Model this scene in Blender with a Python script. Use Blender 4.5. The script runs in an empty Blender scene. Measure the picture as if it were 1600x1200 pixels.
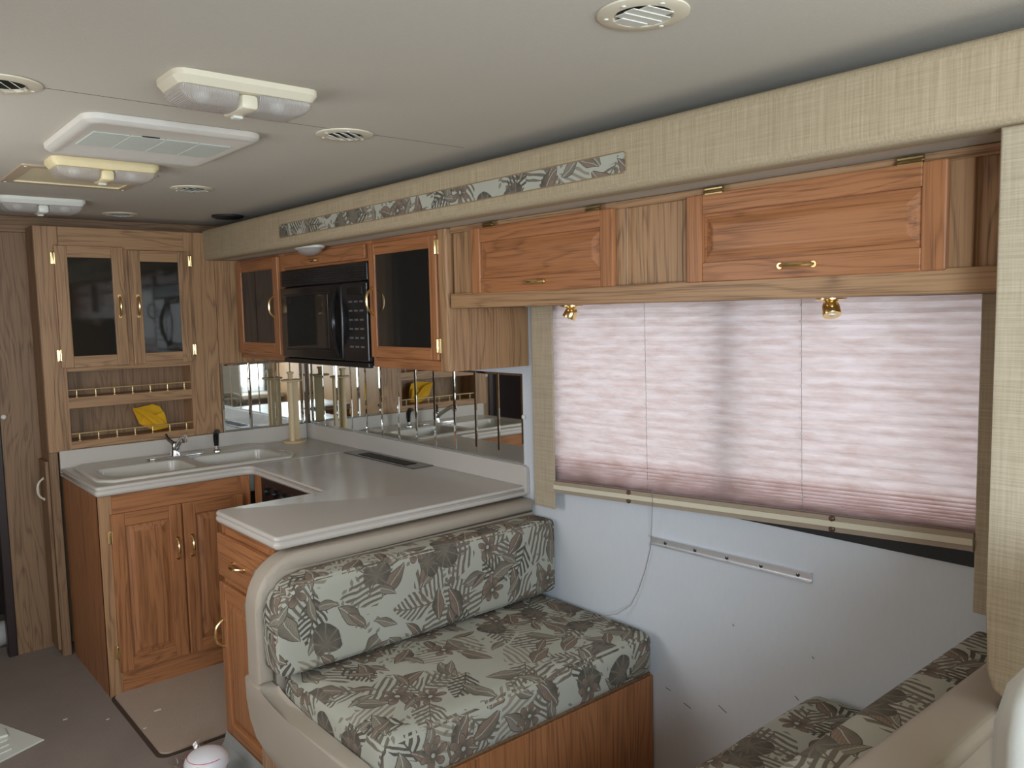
import bpy, bmesh, math, random
from mathutils import Vector, Matrix
from mathutils.geometry import tessellate_polygon
random.seed(7)
R = math.radians
H = 1.614                      # eye height above the floor: z below is measured from the eye
sc = bpy.context.scene
col = sc.collection

# ------------------------------------------------------------------ camera, sky, daylight, exposure
yaw, pit, rol, fpx = 0.7063996, 0.0887212, -0.0219207, 1271.746
fwd = Vector((math.sin(yaw)*math.cos(pit), math.cos(yaw)*math.cos(pit), -math.sin(pit)))
rt = Vector((math.cos(yaw), -math.sin(yaw), 0)); up = rt.cross(fwd)
r2 = rt*math.cos(rol)+up*math.sin(rol); u2 = -rt*math.sin(rol)+up*math.cos(rol)
cd = bpy.data.cameras.new('camera'); cam = bpy.data.objects.new('camera', cd); col.objects.link(cam)
cd.sensor_width = 36; cd.lens = 36*fpx/1600; cd.clip_start = 0.02
mw = Matrix((r2, u2, -fwd)).transposed().to_4x4(); mw.translation = Vector((0, 0, H)); cam.matrix_world = mw
sc.camera = cam
sc.view_settings.view_transform = 'Standard'; sc.view_settings.look = 'None'
sc.view_settings.gamma = 1; sc.view_settings.use_curve_mapping = False
sc.view_settings.exposure = 0.0
sc.cycles.use_denoising = True
sc.cycles.max_bounces = 10; sc.cycles.diffuse_bounces = 5; sc.cycles.glossy_bounces = 6
sc.cycles.transparent_max_bounces = 12; sc.cycles.sample_clamp_indirect = 6

w = bpy.data.worlds.new('sky'); sc.world = w; w.use_nodes = True
bg = w.node_tree.nodes['Background']; bg.inputs[0].default_value = (0.93, 0.94, 1.0, 1); bg.inputs[1].default_value = 2.1

def area(name, loc, to, sx, sy, power, colr):
    l = bpy.data.lights.new(name, 'AREA'); l.shape = 'RECTANGLE'; l.size = sx; l.size_y = sy
    l.energy = power; l.color = colr
    o = bpy.data.objects.new(name, l); col.objects.link(o)
    o.location = Vector(loc)+Vector((0, 0, H))
    o.rotation_euler = (Vector(to)-Vector(loc)).to_track_quat('-Z', 'Z').to_euler()
    return o
area('windshield_daylight', (0.80, -1.90, -0.26), (0.95, 2.5, -0.45), 2.2, 1.25, 46, (0.88, 0.96, 1.0))
area('driver_window_daylight', (-0.44, -0.90, -0.08), (2.13, 1.45, -0.95), 0.8, 0.6, 72, (0.72, 0.86, 1.0))
area('aisle_window_daylight', (-0.44, 2.55, -0.30), (1.9, 2.75, -0.75), 1.3, 0.7, 14, (1.0, 0.98, 0.96))

# ------------------------------------------------------------------ materials
def S(r, g, b):
    f = lambda c: (c/255/12.92) if c/255 <= .04045 else ((c/255+.055)/1.055)**2.4
    return (f(r), f(g), f(b), 1)
class N:
    """tiny node helper"""
    def __init__(s, name):
        s.m = bpy.data.materials.new(name); s.m.use_nodes = True; s.t = s.m.node_tree
        s.b = s.t.nodes['Principled BSDF']; s.o = s.t.nodes['Material Output']
    def put(s, sock, v):
        if isinstance(v, bpy.types.NodeSocket): s.t.links.new(v, sock)
        elif v is not None: sock.default_value = v
    def n(s, typ, ins=None, out=0, **p):
        nd = s.t.nodes.new('ShaderNode'+typ)
        for k, v in p.items(): setattr(nd, k, v)
        for k, v in (ins or {}).items(): s.put(nd.inputs[k], v)
        return nd.outputs[out]
    def ma(s, op, a, b=None, c=None):
        nd = s.t.nodes.new('ShaderNodeMath'); nd.operation = op
        for i, v in enumerate((a, b, c)): s.put(nd.inputs[i], v)
        return nd.outputs[0]
    def vm(s, op, a, b=None):
        nd = s.t.nodes.new('ShaderNodeVectorMath'); nd.operation = op
        s.put(nd.inputs[0], a)
        if b is not None: s.put(nd.inputs[3 if op == 'SCALE' else 1], b)
        return nd.outputs[0]
    def mix(s, f, a, b, mode='MIX'):
        nd = s.t.nodes.new('ShaderNodeMix'); nd.data_type = 'RGBA'; nd.blend_type = mode
        s.put(nd.inputs[0], f); s.put(nd.inputs[6], a); s.put(nd.inputs[7], b)
        return nd.outputs[2]
    def ramp(s, f, stops):
        nd = s.t.nodes.new('ShaderNodeValToRGB'); e = nd.color_ramp.elements
        while len(e) < len(stops): e.new(.5)
        for x, (p, c) in zip(e, stops): x.position = p; x.color = c
        s.put(nd.inputs[0], f); return nd.outputs[0]
    def co(s, which='Object'):
        return s.n('TexCoord', out={'Generated': 0, 'UV': 2, 'Object': 3}[which])
    def noise(s, v, scale, detail=3, rough=.55, dist=0):
        return s.n('TexNoise', {'Vector': v, 'Scale': scale, 'Detail': detail, 'Roughness': rough, 'Distortion': dist})
    def bump(s, h, strength=.2, dist=.002):
        s.put(s.b.inputs['Normal'], s.n('Bump', {'Height': h, 'Strength': strength, 'Distance': dist}))
    def set(s, color=None, rough=None, metal=None, **k):
        if color is not None: s.put(s.b.inputs['Base Color'], color)
        if rough is not None: s.put(s.b.inputs['Roughness'], rough)
        if metal is not None: s.put(s.b.inputs['Metallic'], metal)
        for a, v in k.items(): s.put(s.b.inputs[a.replace('_', ' ')], v)
        return s.m

def plain(name, c, rough=.5, metal=0, var=.06, scale=25, bump=0, **k):
    m = N(name); v = m.co(); nz = m.noise(v, scale, 4)
    c2 = tuple(max(0, x*(1-var*2)) for x in c[:3])+(1,)
    m.set(m.mix(nz, c, c2), rough, metal, **k)
    if bump: m.bump(m.noise(v, scale*8, 3), bump, .001)
    return m.m

def oak(name, axis, light, dark, streak, rough=.42):
    """oak: pores drawn out along one axis, cathedral bands, per-piece offset"""
    m = N(name); v = m.co()
    rnd = m.n('ObjectInfo', out=5)
    v = m.vm('ADD', v, m.vm('SCALE', (3.1, 5.7, 4.3), m.ma('MULTIPLY', rnd, 4)))
    a = {'x': 0, 'y': 1, 'z': 2}[axis]
    def st(k, o): s = [o]*3; s[a] = k; return m.vm('MULTIPLY', v, tuple(s))
    warp = m.noise(st(.9, 2.6), 1.0, 2, .5)
    bands = m.noise(m.vm('ADD', st(.34, 10), m.vm('SCALE', (1, 1, 1), m.ma('MULTIPLY', warp, 1.5))), 1.0, 2, .55)
    rings = m.ma('SINE', m.ma('MULTIPLY', bands, 72))
    rings = m.ma('MULTIPLY_ADD', rings, .5, .5)
    pores = m.noise(st(4.5, 270), 1.0, 3, .55)
    fine = m.noise(st(2.5, 95), 1.0, 3, .6)
    c = m.mix(m.ma('SMOOTH_MIN', bands, 1, .1), light, dark)
    c = m.mix(m.ma('MULTIPLY', m.ma('POWER', rings, 5), .42), c, streak)
    pm = m.n('MapRange', {'Value': pores, 'From Min': .5, 'From Max': .6, 'To Min': 0, 'To Max': .7})
    pm = m.ma('MULTIPLY', pm, m.ma('MULTIPLY_ADD', rings, .7, .3))
    c = m.mix(pm, c, streak)
    c = m.mix(m.n('MapRange', {'Value': fine, 'From Min': .35, 'From Max': .7, 'To Min': 0, 'To Max': .35}), c, light)
    m.bump(pores, .12, .0006)
    return m.set(c, rough, Specular_IOR_Level=.4)

DL, DD, DS = S(180, 124, 82), S(164, 106, 66), S(104, 64, 40)        # orange varnished doors
FL, FD, FS = S(182, 144, 106), S(162, 124, 88), S(92, 64, 44)      # paler face frames
door_w = {a: oak('oak_door_'+a, a, DL, DD, DS, .38) for a in 'xyz'}
frame_w = {a: oak('oak_frame_'+a, a, FL, FD, FS, .42) for a in 'xyz'}
dark_w = {a: oak('oak_brown_'+a, a, S(152, 122, 92), S(134, 104, 76), S(88, 64, 46), .5) for a in 'xyz'}
brass = plain('brass', (.92, .70, .34, 1), .24, 1, .03)
satin_brass = plain('satin_brass', (.95, .74, .38, 1), .42, .8, .03)
antique = plain('antique_brass', (.42, .32, .15, 1), .3, 1, .1, 90)
chrome = plain('chrome', (.72, .75, .78, 1), .09, 1, .02)
dark_chrome = plain('dark_chrome', (.16, .17, .18, 1), .14, 1, .05)
alum = plain('aluminium', (.88, .9, .94, 1), .4, 1, .05, 40)
black = plain('black_plastic', (.012, .012, .013, 1), .22, 0, .1)
matte_black = plain('black_trim', (.02, .02, .021, 1), .6, 0, .1)
smoked = plain('smoked_glass', (.022, .020, .017, 1), .05, 0, .1, Specular_IOR_Level=.6)
print_grey = plain('keypad_print', (.12, .12, .13, 1), .5)
counter_m = plain('counter_laminate', S(204, 197, 188), .3, 0, .05, 220, Specular_IOR_Level=.45)
sink_m = plain('sink_acrylic', S(206, 200, 188), .25, 0, .04)
cream = plain('cream_plastic', S(222, 214, 190), .4, 0, .03, 12)
white_pl = plain('white_plastic', S(226, 228, 218), .35, 0, .03, 12)
rod_w = plain('pale_pine', S(224, 200, 158), .55, 0, .1, 14)
vinyl = plain('taupe_vinyl', S(176, 164, 148), .55, 0, .04, 9, .25)
leather = plain('pale_leather', S(214, 214, 204), .45, 0, .04, 12, .3)
yellow = plain('yellow_cloth', S(238, 182, 30), .8, 0, .12, 30, .3)
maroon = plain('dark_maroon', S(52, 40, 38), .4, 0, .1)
label_red = plain('red_print', S(215, 70, 80), .5)
board_m = plain('white_board', S(205, 206, 200), .9, 0, .08, 160, .5)
film_m = None

def fabric(name, a, b, sv, sh, axis_v='z', axis_h='y'):
    m = N(name); v = m.co(); ix = {'x': 0, 'y': 1, 'z': 2}
    def st(ax, lo, hi): s = [hi]*3; s[ix[ax]] = lo; return m.vm('MULTIPLY', v, tuple(s))
    n1 = m.noise(st(axis_v, 6, sv), 1, 3, .6); n2 = m.noise(st(axis_h, 9, sh), 1, 3, .6)
    blot = m.noise(v, 5, 2)
    h = m.ma('ADD', m.ma('MULTIPLY', n1, .6), m.ma('MULTIPLY', n2, .4))
    c = m.mix(m.n('MapRange', {'Value': h, 'From Min': .32, 'From Max': .68}), a, b)
    c = m.mix(m.ma('MULTIPLY', blot, .15), c, a)
    m.bump(h, .5, .0015)
    return m.set(c, .95, Specular_IOR_Level=.1)
linen = fabric('linen_fabric', S(158, 141, 114), S(190, 174, 146), 260, 420)
linen2 = fabric('linen_fabric_side', S(164, 149, 126), S(196, 183, 158), 420, 260, 'y', 'z')

def ceiling_mat():
    m = N('ceiling_fabric'); v = m.co()
    st = m.noise(m.vm('MULTIPLY', v, (60, 420, 60)), 1, 3, .6)
    sp = m.noise(v, 260, 2, .7); bl = m.noise(v, 1.6, 3)
    c = m.mix(m.ma('MULTIPLY', st, .6), S(212, 207, 195), S(190, 185, 173))
    c = m.mix(m.ma('MULTIPLY', bl, .3), c, S(196, 186, 170))
    m.bump(m.ma('ADD', st, sp), .4, .001)
    return m.set(c, .95, Specular_IOR_Level=.1)
ceil_m = ceiling_mat()

def wallboard():
    m = N('white_wallboard'); v = m.co()
    a = m.noise(m.vm('MULTIPLY', v, (60, 60, 25)), 1, 4, .7); b = m.noise(v, 2.2, 3)
    sp = m.noise(v, 19, 1, .4)
    c = m.mix(m.ma('MULTIPLY', a, .5), S(216, 220, 225), S(198, 203, 209))
    c = m.mix(m.n('MapRange', {'Value': b, 'From Min': .5, 'From Max': .8, 'To Max': .3}), c, S(204, 203, 200))
    return m.set(c, .7, Specular_IOR_Level=.2)
wall_m = wallboard()
def carpet(name, a, b):
    m = N(name); v = m.co()
    n1 = m.noise(v, 240, 3, .7); n2 = m.noise(v, 4, 4, .6)
    c = m.mix(n1, a, b); c = m.mix(m.n('MapRange', {'Value': n2, 'From Min': .45, 'From Max': .75, 'To Max': .4}), c, b)
    m.bump(n1, .6, .003)
    return m.set(c, .95, Specular_IOR_Level=.1)
carpet_m = carpet('brown_carpet', S(164, 152, 142), S(126, 114, 106))
slab_m = carpet('beige_underlay', S(190, 170, 152), S(170, 152, 136))

def blind_mat():
    m = N('blind_paper'); v = m.co()
    a = m.noise(m.vm('MULTIPLY', v, (8, 8, 55)), 1, 4, .65); b = m.noise(m.vm('MULTIPLY', v, (14, 14, 30)), 1, 5, .6)
    c = m.mix(m.n('MapRange', {'Value': a, 'From Min': .38, 'From Max': .66}), (.90, .80, .79, 1), (.74, .60, .56, 1))
    c = m.mix(m.n('MapRange', {'Value': b, 'From Min': .45, 'From Max': .8, 'To Max': .5}), c, (.92, .85, .85, 1))
    d = m.n('BsdfDiffuse', {'Color': c}); t = m.n('BsdfTranslucent', {'Color': c})
    s = m.n('MixShader', {0: .42, 1: d, 2: t})
    m.t.links.new(s, m.o.inputs[0]); return m.m
blind_m = blind_mat()
def pane_mat():
    m = N('window_glass')
    s = m.n('MixShader', {0: .07, 1: m.n('BsdfTransparent', {'Color': (.85, .87, .87, 1)}), 2: m.n('BsdfGlossy', {'Roughness': .02})})
    m.t.links.new(s, m.o.inputs[0]); return m.m
pane_m = pane_mat()
def mirror_mat():
    m = N('mirror_silver')
    sm = m.noise(m.co(), 14, 4)
    return m.set(m.mix(m.ma('MULTIPLY', sm, .25), (.84, .86, .84, 1), (.66, .70, .68, 1)), .025, 1)
mirror_m = mirror_mat()
def lens_mat():
    m = N('ribbed_lens'); v = m.co()
    wv = m.n('TexWave', {'Vector': v, 'Scale': 90.0, 'Distortion': 0.0}, out=1, bands_direction='X')
    m.bump(wv, .6, .002)
    p = m.set(S(214, 208, 204), .18, 0, Alpha=.62); m.put(m.b.inputs['Transmission Weight'], .3)
    return p
lens_m = lens_mat()
def film():
    m = N('plastic_film')
    s = m.n('MixShader', {0: .16, 1: m.n('BsdfTransparent'), 2: m.n('BsdfGlossy', {'Roughness': .12})})
    m.t.links.new(s, m.o.inputs[0]); return m.m
film_m = film()

def floral(name, k=1.0):
    """tapestry print: fronds, broad leaves, hearts, flowers and sprigs, each motif drawn in its own Voronoi cell"""
    m = N(name); uv = m.co('UV')
    if k != 1: uv = m.vm('SCALE', uv, k)
    wob = m.n('TexNoise', {'Vector': uv, 'Scale': 9.0, 'Detail': 2.0}, out=1)
    uv = m.vm('ADD', uv, m.vm('SCALE', m.vm('SUBTRACT', wob, (.5, .5, .5)), .035))
    base = m.mix(m.noise(uv, 3, 3), S(186, 186, 172), S(166, 164, 150))
    def cell(scale, seed, rnd=.75):
        v = m.vm('ADD', m.vm('SCALE', uv, scale), (seed, seed*1.7, 0))
        vo = m.t.nodes.new('ShaderNodeTexVoronoi'); vo.voronoi_dimensions = '2D'
        vo.inputs['Scale'].default_value = 1; vo.inputs['Randomness'].default_value = rnd
        m.put(vo.inputs['Vector'], v)
        sep = m.t.nodes.new('ShaderNodeSeparateColor'); m.put(sep.inputs[0], vo.outputs['Color'])
        loc = m.vm('SUBTRACT', v, vo.outputs['Position'])
        ro = m.n('VectorRotate', {'Vector': loc, 'Angle': m.ma('MULTIPLY', sep.outputs[0], 6.283)}, rotation_type='Z_AXIS')
        xyz = m.t.nodes.new('ShaderNodeSeparateXYZ'); m.put(xyz.inputs[0], ro)
        return xyz.outputs[0], xyz.outputs[1], sep.outputs[0], sep.outputs[1], sep.outputs[2]
    def gt(a, t): return m.ma('GREATER_THAN', a, t)
    def soft(v, lo, hi): return m.n('MapRange', {'Value': v, 'From Min': lo, 'From Max': hi})
    def lens(x, y, a, wd, p=1.8, bend=0):
        if bend: y = m.ma('ADD', y, m.ma('MULTIPLY', m.ma('MULTIPLY', x, x), bend))
        ax = m.ma('POWER', m.ma('DIVIDE', m.ma('ABSOLUTE', x), a), p)
        return m.ma('SUBTRACT', m.ma('MULTIPLY', m.ma('SUBTRACT', 1, ax), wd), m.ma('ABSOLUTE', y)), m.ma('ABSOLUTE', y)
    T1, T2, T3, T4 = S(140, 130, 114), S(106, 96, 84), S(74, 68, 60), S(134, 110, 94)
    c = base
    # long curved grass blades
    x, y, r, g, b = cell(5.2, 3.1)
    d, ay = lens(x, y, .55, .34, 1.2, .5)
    st = m.ma('SINE', m.ma('MULTIPLY_ADD', y, 62, m.ma('MULTIPLY', x, 9)))
    c = m.mix(m.ma('MULTIPLY', gt(d, 0), soft(st, -.1, .25)), c, m.mix(gt(g, .5), T1, T2))
    # pinnate fronds
    x, y, r, g, b = cell(6.0, 11.3)
    d, ay = lens(x, y, .5, .30, 1.7, .3)
    st = m.ma('SINE', m.ma('MULTIPLY', m.ma('SUBTRACT', x, m.ma('MULTIPLY', ay, .9)), 46))
    mk = m.ma('MULTIPLY', gt(d, 0), m.ma('MAXIMUM', soft(st, -.15, .1), m.ma('LESS_THAN', ay, .014)))
    c = m.mix(m.ma('MULTIPLY', mk, gt(b, .25)), c, m.mix(gt(g, .55), T2, T3))
    # broad shaded leaves with outline and veins
    for sc_, sd, wd, th in ((7.5, 23.7, .21, .2), (9.5, 41.9, .16, .35)):
        x, y, r, g, b = cell(sc_, sd)
        d, ay = lens(x, y, .46, wd, 1.6, .35)
        on = m.ma('MULTIPLY', gt(d, 0), gt(b, th))
        fill = m.mix(soft(y, -.12, .16), m.mix(gt(g, .5), T1, T4), m.mix(gt(g, .72), T2, T3))
        vein = m.ma('SINE', m.ma('MULTIPLY', m.ma('SUBTRACT', x, m.ma('MULTIPLY', ay, 1.5)), 70))
        fill = m.mix(m.ma('MULTIPLY', soft(vein, .55, .95), .5), fill, T3)
        fill = m.mix(m.ma('LESS_THAN', ay, .009), fill, base)
        fill = m.mix(m.ma('LESS_THAN', d, .022), fill, T3)
        c = m.mix(on, c, fill)
    # dark heart leaves
    x, y, r, g, b = cell(5.6, 57.3)
    ang = m.ma('ARCTAN2', y, x); rad = m.ma('SQRT', m.ma('ADD', m.ma('MULTIPLY', x, x), m.ma('MULTIPLY', y, y)))
    lim = m.ma('MULTIPLY_ADD', m.ma('ABSOLUTE', m.ma('COSINE', m.ma('MULTIPLY', ang, .5))), .22, .13)
    lim = m.ma('ADD', lim, m.ma('MULTIPLY', m.ma('SINE', m.ma('MULTIPLY', ang, 3)), .035))
    on = m.ma('MULTIPLY', gt(m.ma('SUBTRACT', lim, rad), 0), gt(b, .62))
    vein = m.ma('SINE', m.ma('MULTIPLY', ang, 9))
    fill = m.mix(m.ma('MULTIPLY', soft(vein, .8, 1), .55), m.mix(soft(rad, .05, .3), T2, T3), T1)
    c = m.mix(on, c, fill)
    # six petalled flowers
    x, y, r, g, b = cell(6.6, 71.9)
    ang = m.ma('ARCTAN2', y, x); rad = m.ma('SQRT', m.ma('ADD', m.ma('MULTIPLY', x, x), m.ma('MULTIPLY', y, y)))
    pet = m.ma('ABSOLUTE', m.ma('COSINE', m.ma('MULTIPLY', ang, 3)))
    lim = m.ma('MULTIPLY_ADD', m.ma('POWER', pet, .6), .26, .06)
    dd = m.ma('SUBTRACT', lim, rad)
    on = m.ma('MULTIPLY', gt(dd, 0), gt(b, .68))
    fill = m.mix(soft(rad, .03, .3), T3, T4); fill = m.mix(m.ma('LESS_THAN', dd, .02), fill, T3)
    fill = m.mix(m.ma('LESS_THAN', rad, .045), fill, base)
    c = m.mix(on, c, fill)
    # small sprigs in the open ground
    x, y, r, g, b = cell(34, 5.5, .5)
    d, ay = lens(x, y, .42, .2, 1.5)
    sp = m.ma('MULTIPLY', gt(d, 0), gt(m.noise(uv, 8, 1), .57))
    c = m.mix(m.ma('MULTIPLY', sp, .75), c, T2)
    # washed wear and weave
    c = m.mix(m.ma('MULTIPLY', m.noise(uv, 60, 3), .22), c, base)
    weave = m.noise(uv, 700, 2, .6)
    m.bump(weave, .3, .001)
    return m.set(c, .9, Specular_IOR_Level=.15)
floral_m = floral('floral_tapestry')
floral_s = floral('floral_tapestry_small', 1.15)

# ------------------------------------------------------------------ mesh helpers (all shapes in eye-centred metres)
def BM(): return bmesh.new()
def box(bm, x0, x1, y0, y1, z0, z1, bev=0, seg=1):
    vs = [bm.verts.new((x, y, z)) for x in (x0, x1) for y in (y0, y1) for z in (z0, z1)]
    fs = [bm.faces.new([vs[i] for i in f]) for f in ((0, 1, 3, 2), (4, 6, 7, 5), (0, 4, 5, 1), (2, 3, 7, 6), (0, 2, 6, 4), (1, 5, 7, 3))]
    if bev:
        es = list({e for f in fs for e in f.edges})
        bmesh.ops.bevel(bm, geom=es, offset=bev, segments=seg, profile=.5, affect='EDGES')
    return bm
def B(x0, x1, y0, y1, z0, z1, bev=0, seg=1): return box(BM(), x0, x1, y0, y1, z0, z1, bev, seg)
def tube(bm, pts, r, n=8, close=False, caps=True):
    pts = [Vector(p) for p in pts]; rings = []
    rr = r if isinstance(r, (list, tuple)) else [r]*len(pts)
    pn = None
    for i, p in enumerate(pts):
        a = pts[i-1] if (i or close) else p; b = pts[(i+1) % len(pts)] if (i < len(pts)-1 or close) else p
        d = (b-a).normalized()
        if pn is None: pn = d.orthogonal().normalized()
        pn = (pn-d*pn.dot(d)).normalized(); q = d.cross(pn)
        rings.append([bm.verts.new(p+(pn*math.cos(t*2*math.pi/n)+q*math.sin(t*2*math.pi/n))*rr[i]) for t in range(n)])
    m = len(rings)
    for i in range(m if close else m-1):
        A, C = rings[i], rings[(i+1) % m]
        for j in range(n): bm.faces.new((A[j], A[(j+1) % n], C[(j+1) % n], C[j]))
    if caps and not close:
        bm.faces.new(rings[0][::-1]); bm.faces.new(rings[-1])
    return bm
def lathe(bm, c, prof, n=24, axis='z', sy=1.0):
    """prof = [(radius, height)...] round the axis through c"""
    c = Vector(c); rings = []
    for r, h in prof:
        ring = []
        for t in range(n):
            a = 2*math.pi*t/n; u, v = r*math.cos(a), r*math.sin(a)*sy
            off = {'z': (u, v, h), 'x': (h, u, v), 'y': (u, h, v)}[axis]
            ring.append(bm.verts.new(c+Vector(off)))
        rings.append(ring)
    for A, C in zip(rings, rings[1:]):
        for j in range(n): bm.faces.new((A[j], A[(j+1) % n], C[(j+1) % n], C[j]))
    bm.faces.new(rings[0][::-1]); bm.faces.new(rings[-1])
    return bm
def prism(bm, pts, ax, a, b, bev=0, seg=2):
    """polygon pts in the two other axes, extruded along ax from a to b"""
    def P(p, t): return {'x': (t, p[0], p[1]), 'y': (p[0], t, p[1]), 'z': (p[0], p[1], t)}[ax]
    A = [bm.verts.new(P(p, a)) for p in pts]; C = [bm.verts.new(P(p, b)) for p in pts]
    f1 = bm.faces.new(A[::-1]); f2 = bm.faces.new(C); n = len(pts)
    for i in range(n): bm.faces.new((A[i], A[(i+1) % n], C[(i+1) % n], C[i]))
    if bev:
        bmesh.ops.bevel(bm, geom=list(f1.edges)+list(f2.edges), offset=bev, segments=seg, profile=.5, affect='EDGES')
    return bm
def offset_poly(p, d):
    out = []; n = len(p)
    for i in range(n):
        a, b, c = Vector(p[i-1]), Vector(p[i]), Vector(p[(i+1) % n])
        e1, e2 = (b-a).normalized(), (c-b).normalized()
        n1, n2 = Vector((-e1.y, e1.x)), Vector((-e2.y, e2.x))     # inward for CCW
        k = n1+n2; k = k/max(k.dot(n1), .3)
        out.append(b+k*d)
    return out

def thing(name, label, cat, loc, group=None):
    o = bpy.data.objects.new(name, None); col.objects.link(o); o.empty_display_size = .05
    o.location = (loc[0], loc[1], loc[2]+H)
    o['label'] = label; o['category'] = cat
    if group: o['group'] = group
    return o
def root_of(o):
    while o.parent: o = o.parent
    return o
def mk(name, bm, mat, parent=None, smooth=False, loc=None, sharp=35):
    """link a bmesh as ONE object; child meshes are written about their thing's base"""
    o3 = root_of(parent).location if parent else (Vector((loc[0], loc[1], loc[2]+H)) if loc else Vector((0, 0, 0)))
    bmesh.ops.recalc_face_normals(bm, faces=bm.faces)
    for v in bm.verts: v.co = Vector((v.co.x-o3[0], v.co.y-o3[1], v.co.z+H-o3[2]))
    me = bpy.data.meshes.new(name); bm.to_mesh(me); bm.free()
    for m in (mat if isinstance(mat, (list, tuple)) else [mat]): me.materials.append(m)
    if smooth:
        me.polygons.foreach_set('use_smooth', [True]*len(me.polygons))
        me.set_sharp_from_angle(angle=R(sharp))
    ob = bpy.data.objects.new(name, me); col.objects.link(ob)
    if parent: ob.parent = parent
    elif loc: ob.location = o3
    return ob
def tag(o, label, cat, group=None):
    o['label'] = label; o['category'] = cat
    if group: o['group'] = group
    return o
def struct(name, bm, mat, parent=None, smooth=False):
    o = mk(name, bm, mat, parent, smooth)
    if not parent: o['kind'] = 'structure'
    return o
def copy_tree(o, loc, label=None):
    def cp(a, par):
        c = a.copy(); col.objects.link(c); c.parent = par
        for ch in list(a.children): cp(ch, c)
        return c
    r = cp(o, None); r.location = (loc[0], loc[1], loc[2]+H)
    if label: r['label'] = label
    return r
def uv_box(o, off=(0, 0)):
    me = o.data; uvl = me.uv_layers.new(name='uv')
    for p in me.polygons:
        n = p.normal; ax = max(range(3), key=lambda i: abs(n[i]))
        for li in p.loop_indices:
            c = me.vertices[me.loops[li].vertex_index].co
            u, v = {0: (c.y+.37, c.z), 1: (c.x, c.z), 2: (c.x, c.y-.13)}[ax]
            uvl.data[li].uv = (u+off[0], v+off[1])
def cushion(x0, x1, y0, y1, z0, z1, r, puff=.0, cuts=10, sag=None):
    """soft box: rounded edges, faces slightly blown out"""
    bm = B(x0, x1, y0, y1, z0, z1)
    bmesh.ops.subdivide_edges(bm, edges=bm.edges[:], cuts=cuts, use_grid_fill=True)
    c = Vector(((x0+x1)/2, (y0+y1)/2, (z0+z1)/2)); h = Vector(((x1-x0)/2, (y1-y0)/2, (z1-z0)/2))
    for v in bm.verts:
        p = v.co-c
        q = Vector([math.copysign(min(abs(p[i]), h[i]-r), p[i]) for i in range(3)])
        # redistribute so that the rounding gets enough vertices
        t = [p[i]/h[i] for i in range(3)]
        s = [math.copysign(1-max(0, 1-abs(a))**1.6, a) for a in t]
        p = Vector([s[i]*h[i] for i in range(3)])
        q = Vector([math.copysign(min(abs(p[i]), h[i]-r), p[i]) for i in range(3)])
        d = p-q
        if d.length > 1e-6: p = q+d.normalized()*min(r, d.length) if d.length > r else p
        for i in range(3):
            j, k = (i+1) % 3, (i+2) % 3
            if abs(abs(t[i])-1) < 1e-4: p[i] += math.copysign(puff*(1-t[j]**2)*(1-t[k]**2), t[i])
        v.co = c+p
    return bm

# handles and hinges -------------------------------------------------
def pull(parent, c, ln, face, along, mat=None, h=.03):
    """arched bar pull on a face; face = outward axis vector, along = length axis vector"""
    c, f, a = Vector(c), Vector(face), Vector(along); pts, rr = [], []
    for i in range(13):
        t = i/12*2-1
        lift = h*(1-abs(t)**3.2)
        pts.append(c+a*(t*ln/2)+f*(lift+.002)); rr.append(.0042+.0026*(1-abs(t)))
    bm = tube(BM(), pts, rr, 8)
    for s in (-1, 1):
        q = c+a*(s*ln/2); tube(bm, [q-f*.002, q+f*.005], .0075, 10)
    return mk('handle', bm, mat or brass, parent, True)
def hinge(parent, c, face, along, mat=None):
    c, f, a = Vector(c), Vector(face), Vector(along); s = f.cross(a)
    bm = tube(BM(), [c+a*t+f*.006 for t in (-.03, -.026, -.024, .024, .026, .03)], [.001, .004, .0045, .0045, .004, .001], 8)
    for k in (-1, 1):
        q = c+s*(k*.006)
        pts = [q+a*(t*.026)+f*.001 for t in (-1, 1)]
        tube(bm, pts, .006, 6)
    return mk('hinge', bm, mat or brass, parent, True)
X1, Y1, Z1 = (1, 0, 0), (0, 1, 0), (0, 0, 1)
NX, NY = (-1, 0, 0), (0, -1, 0)

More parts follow.
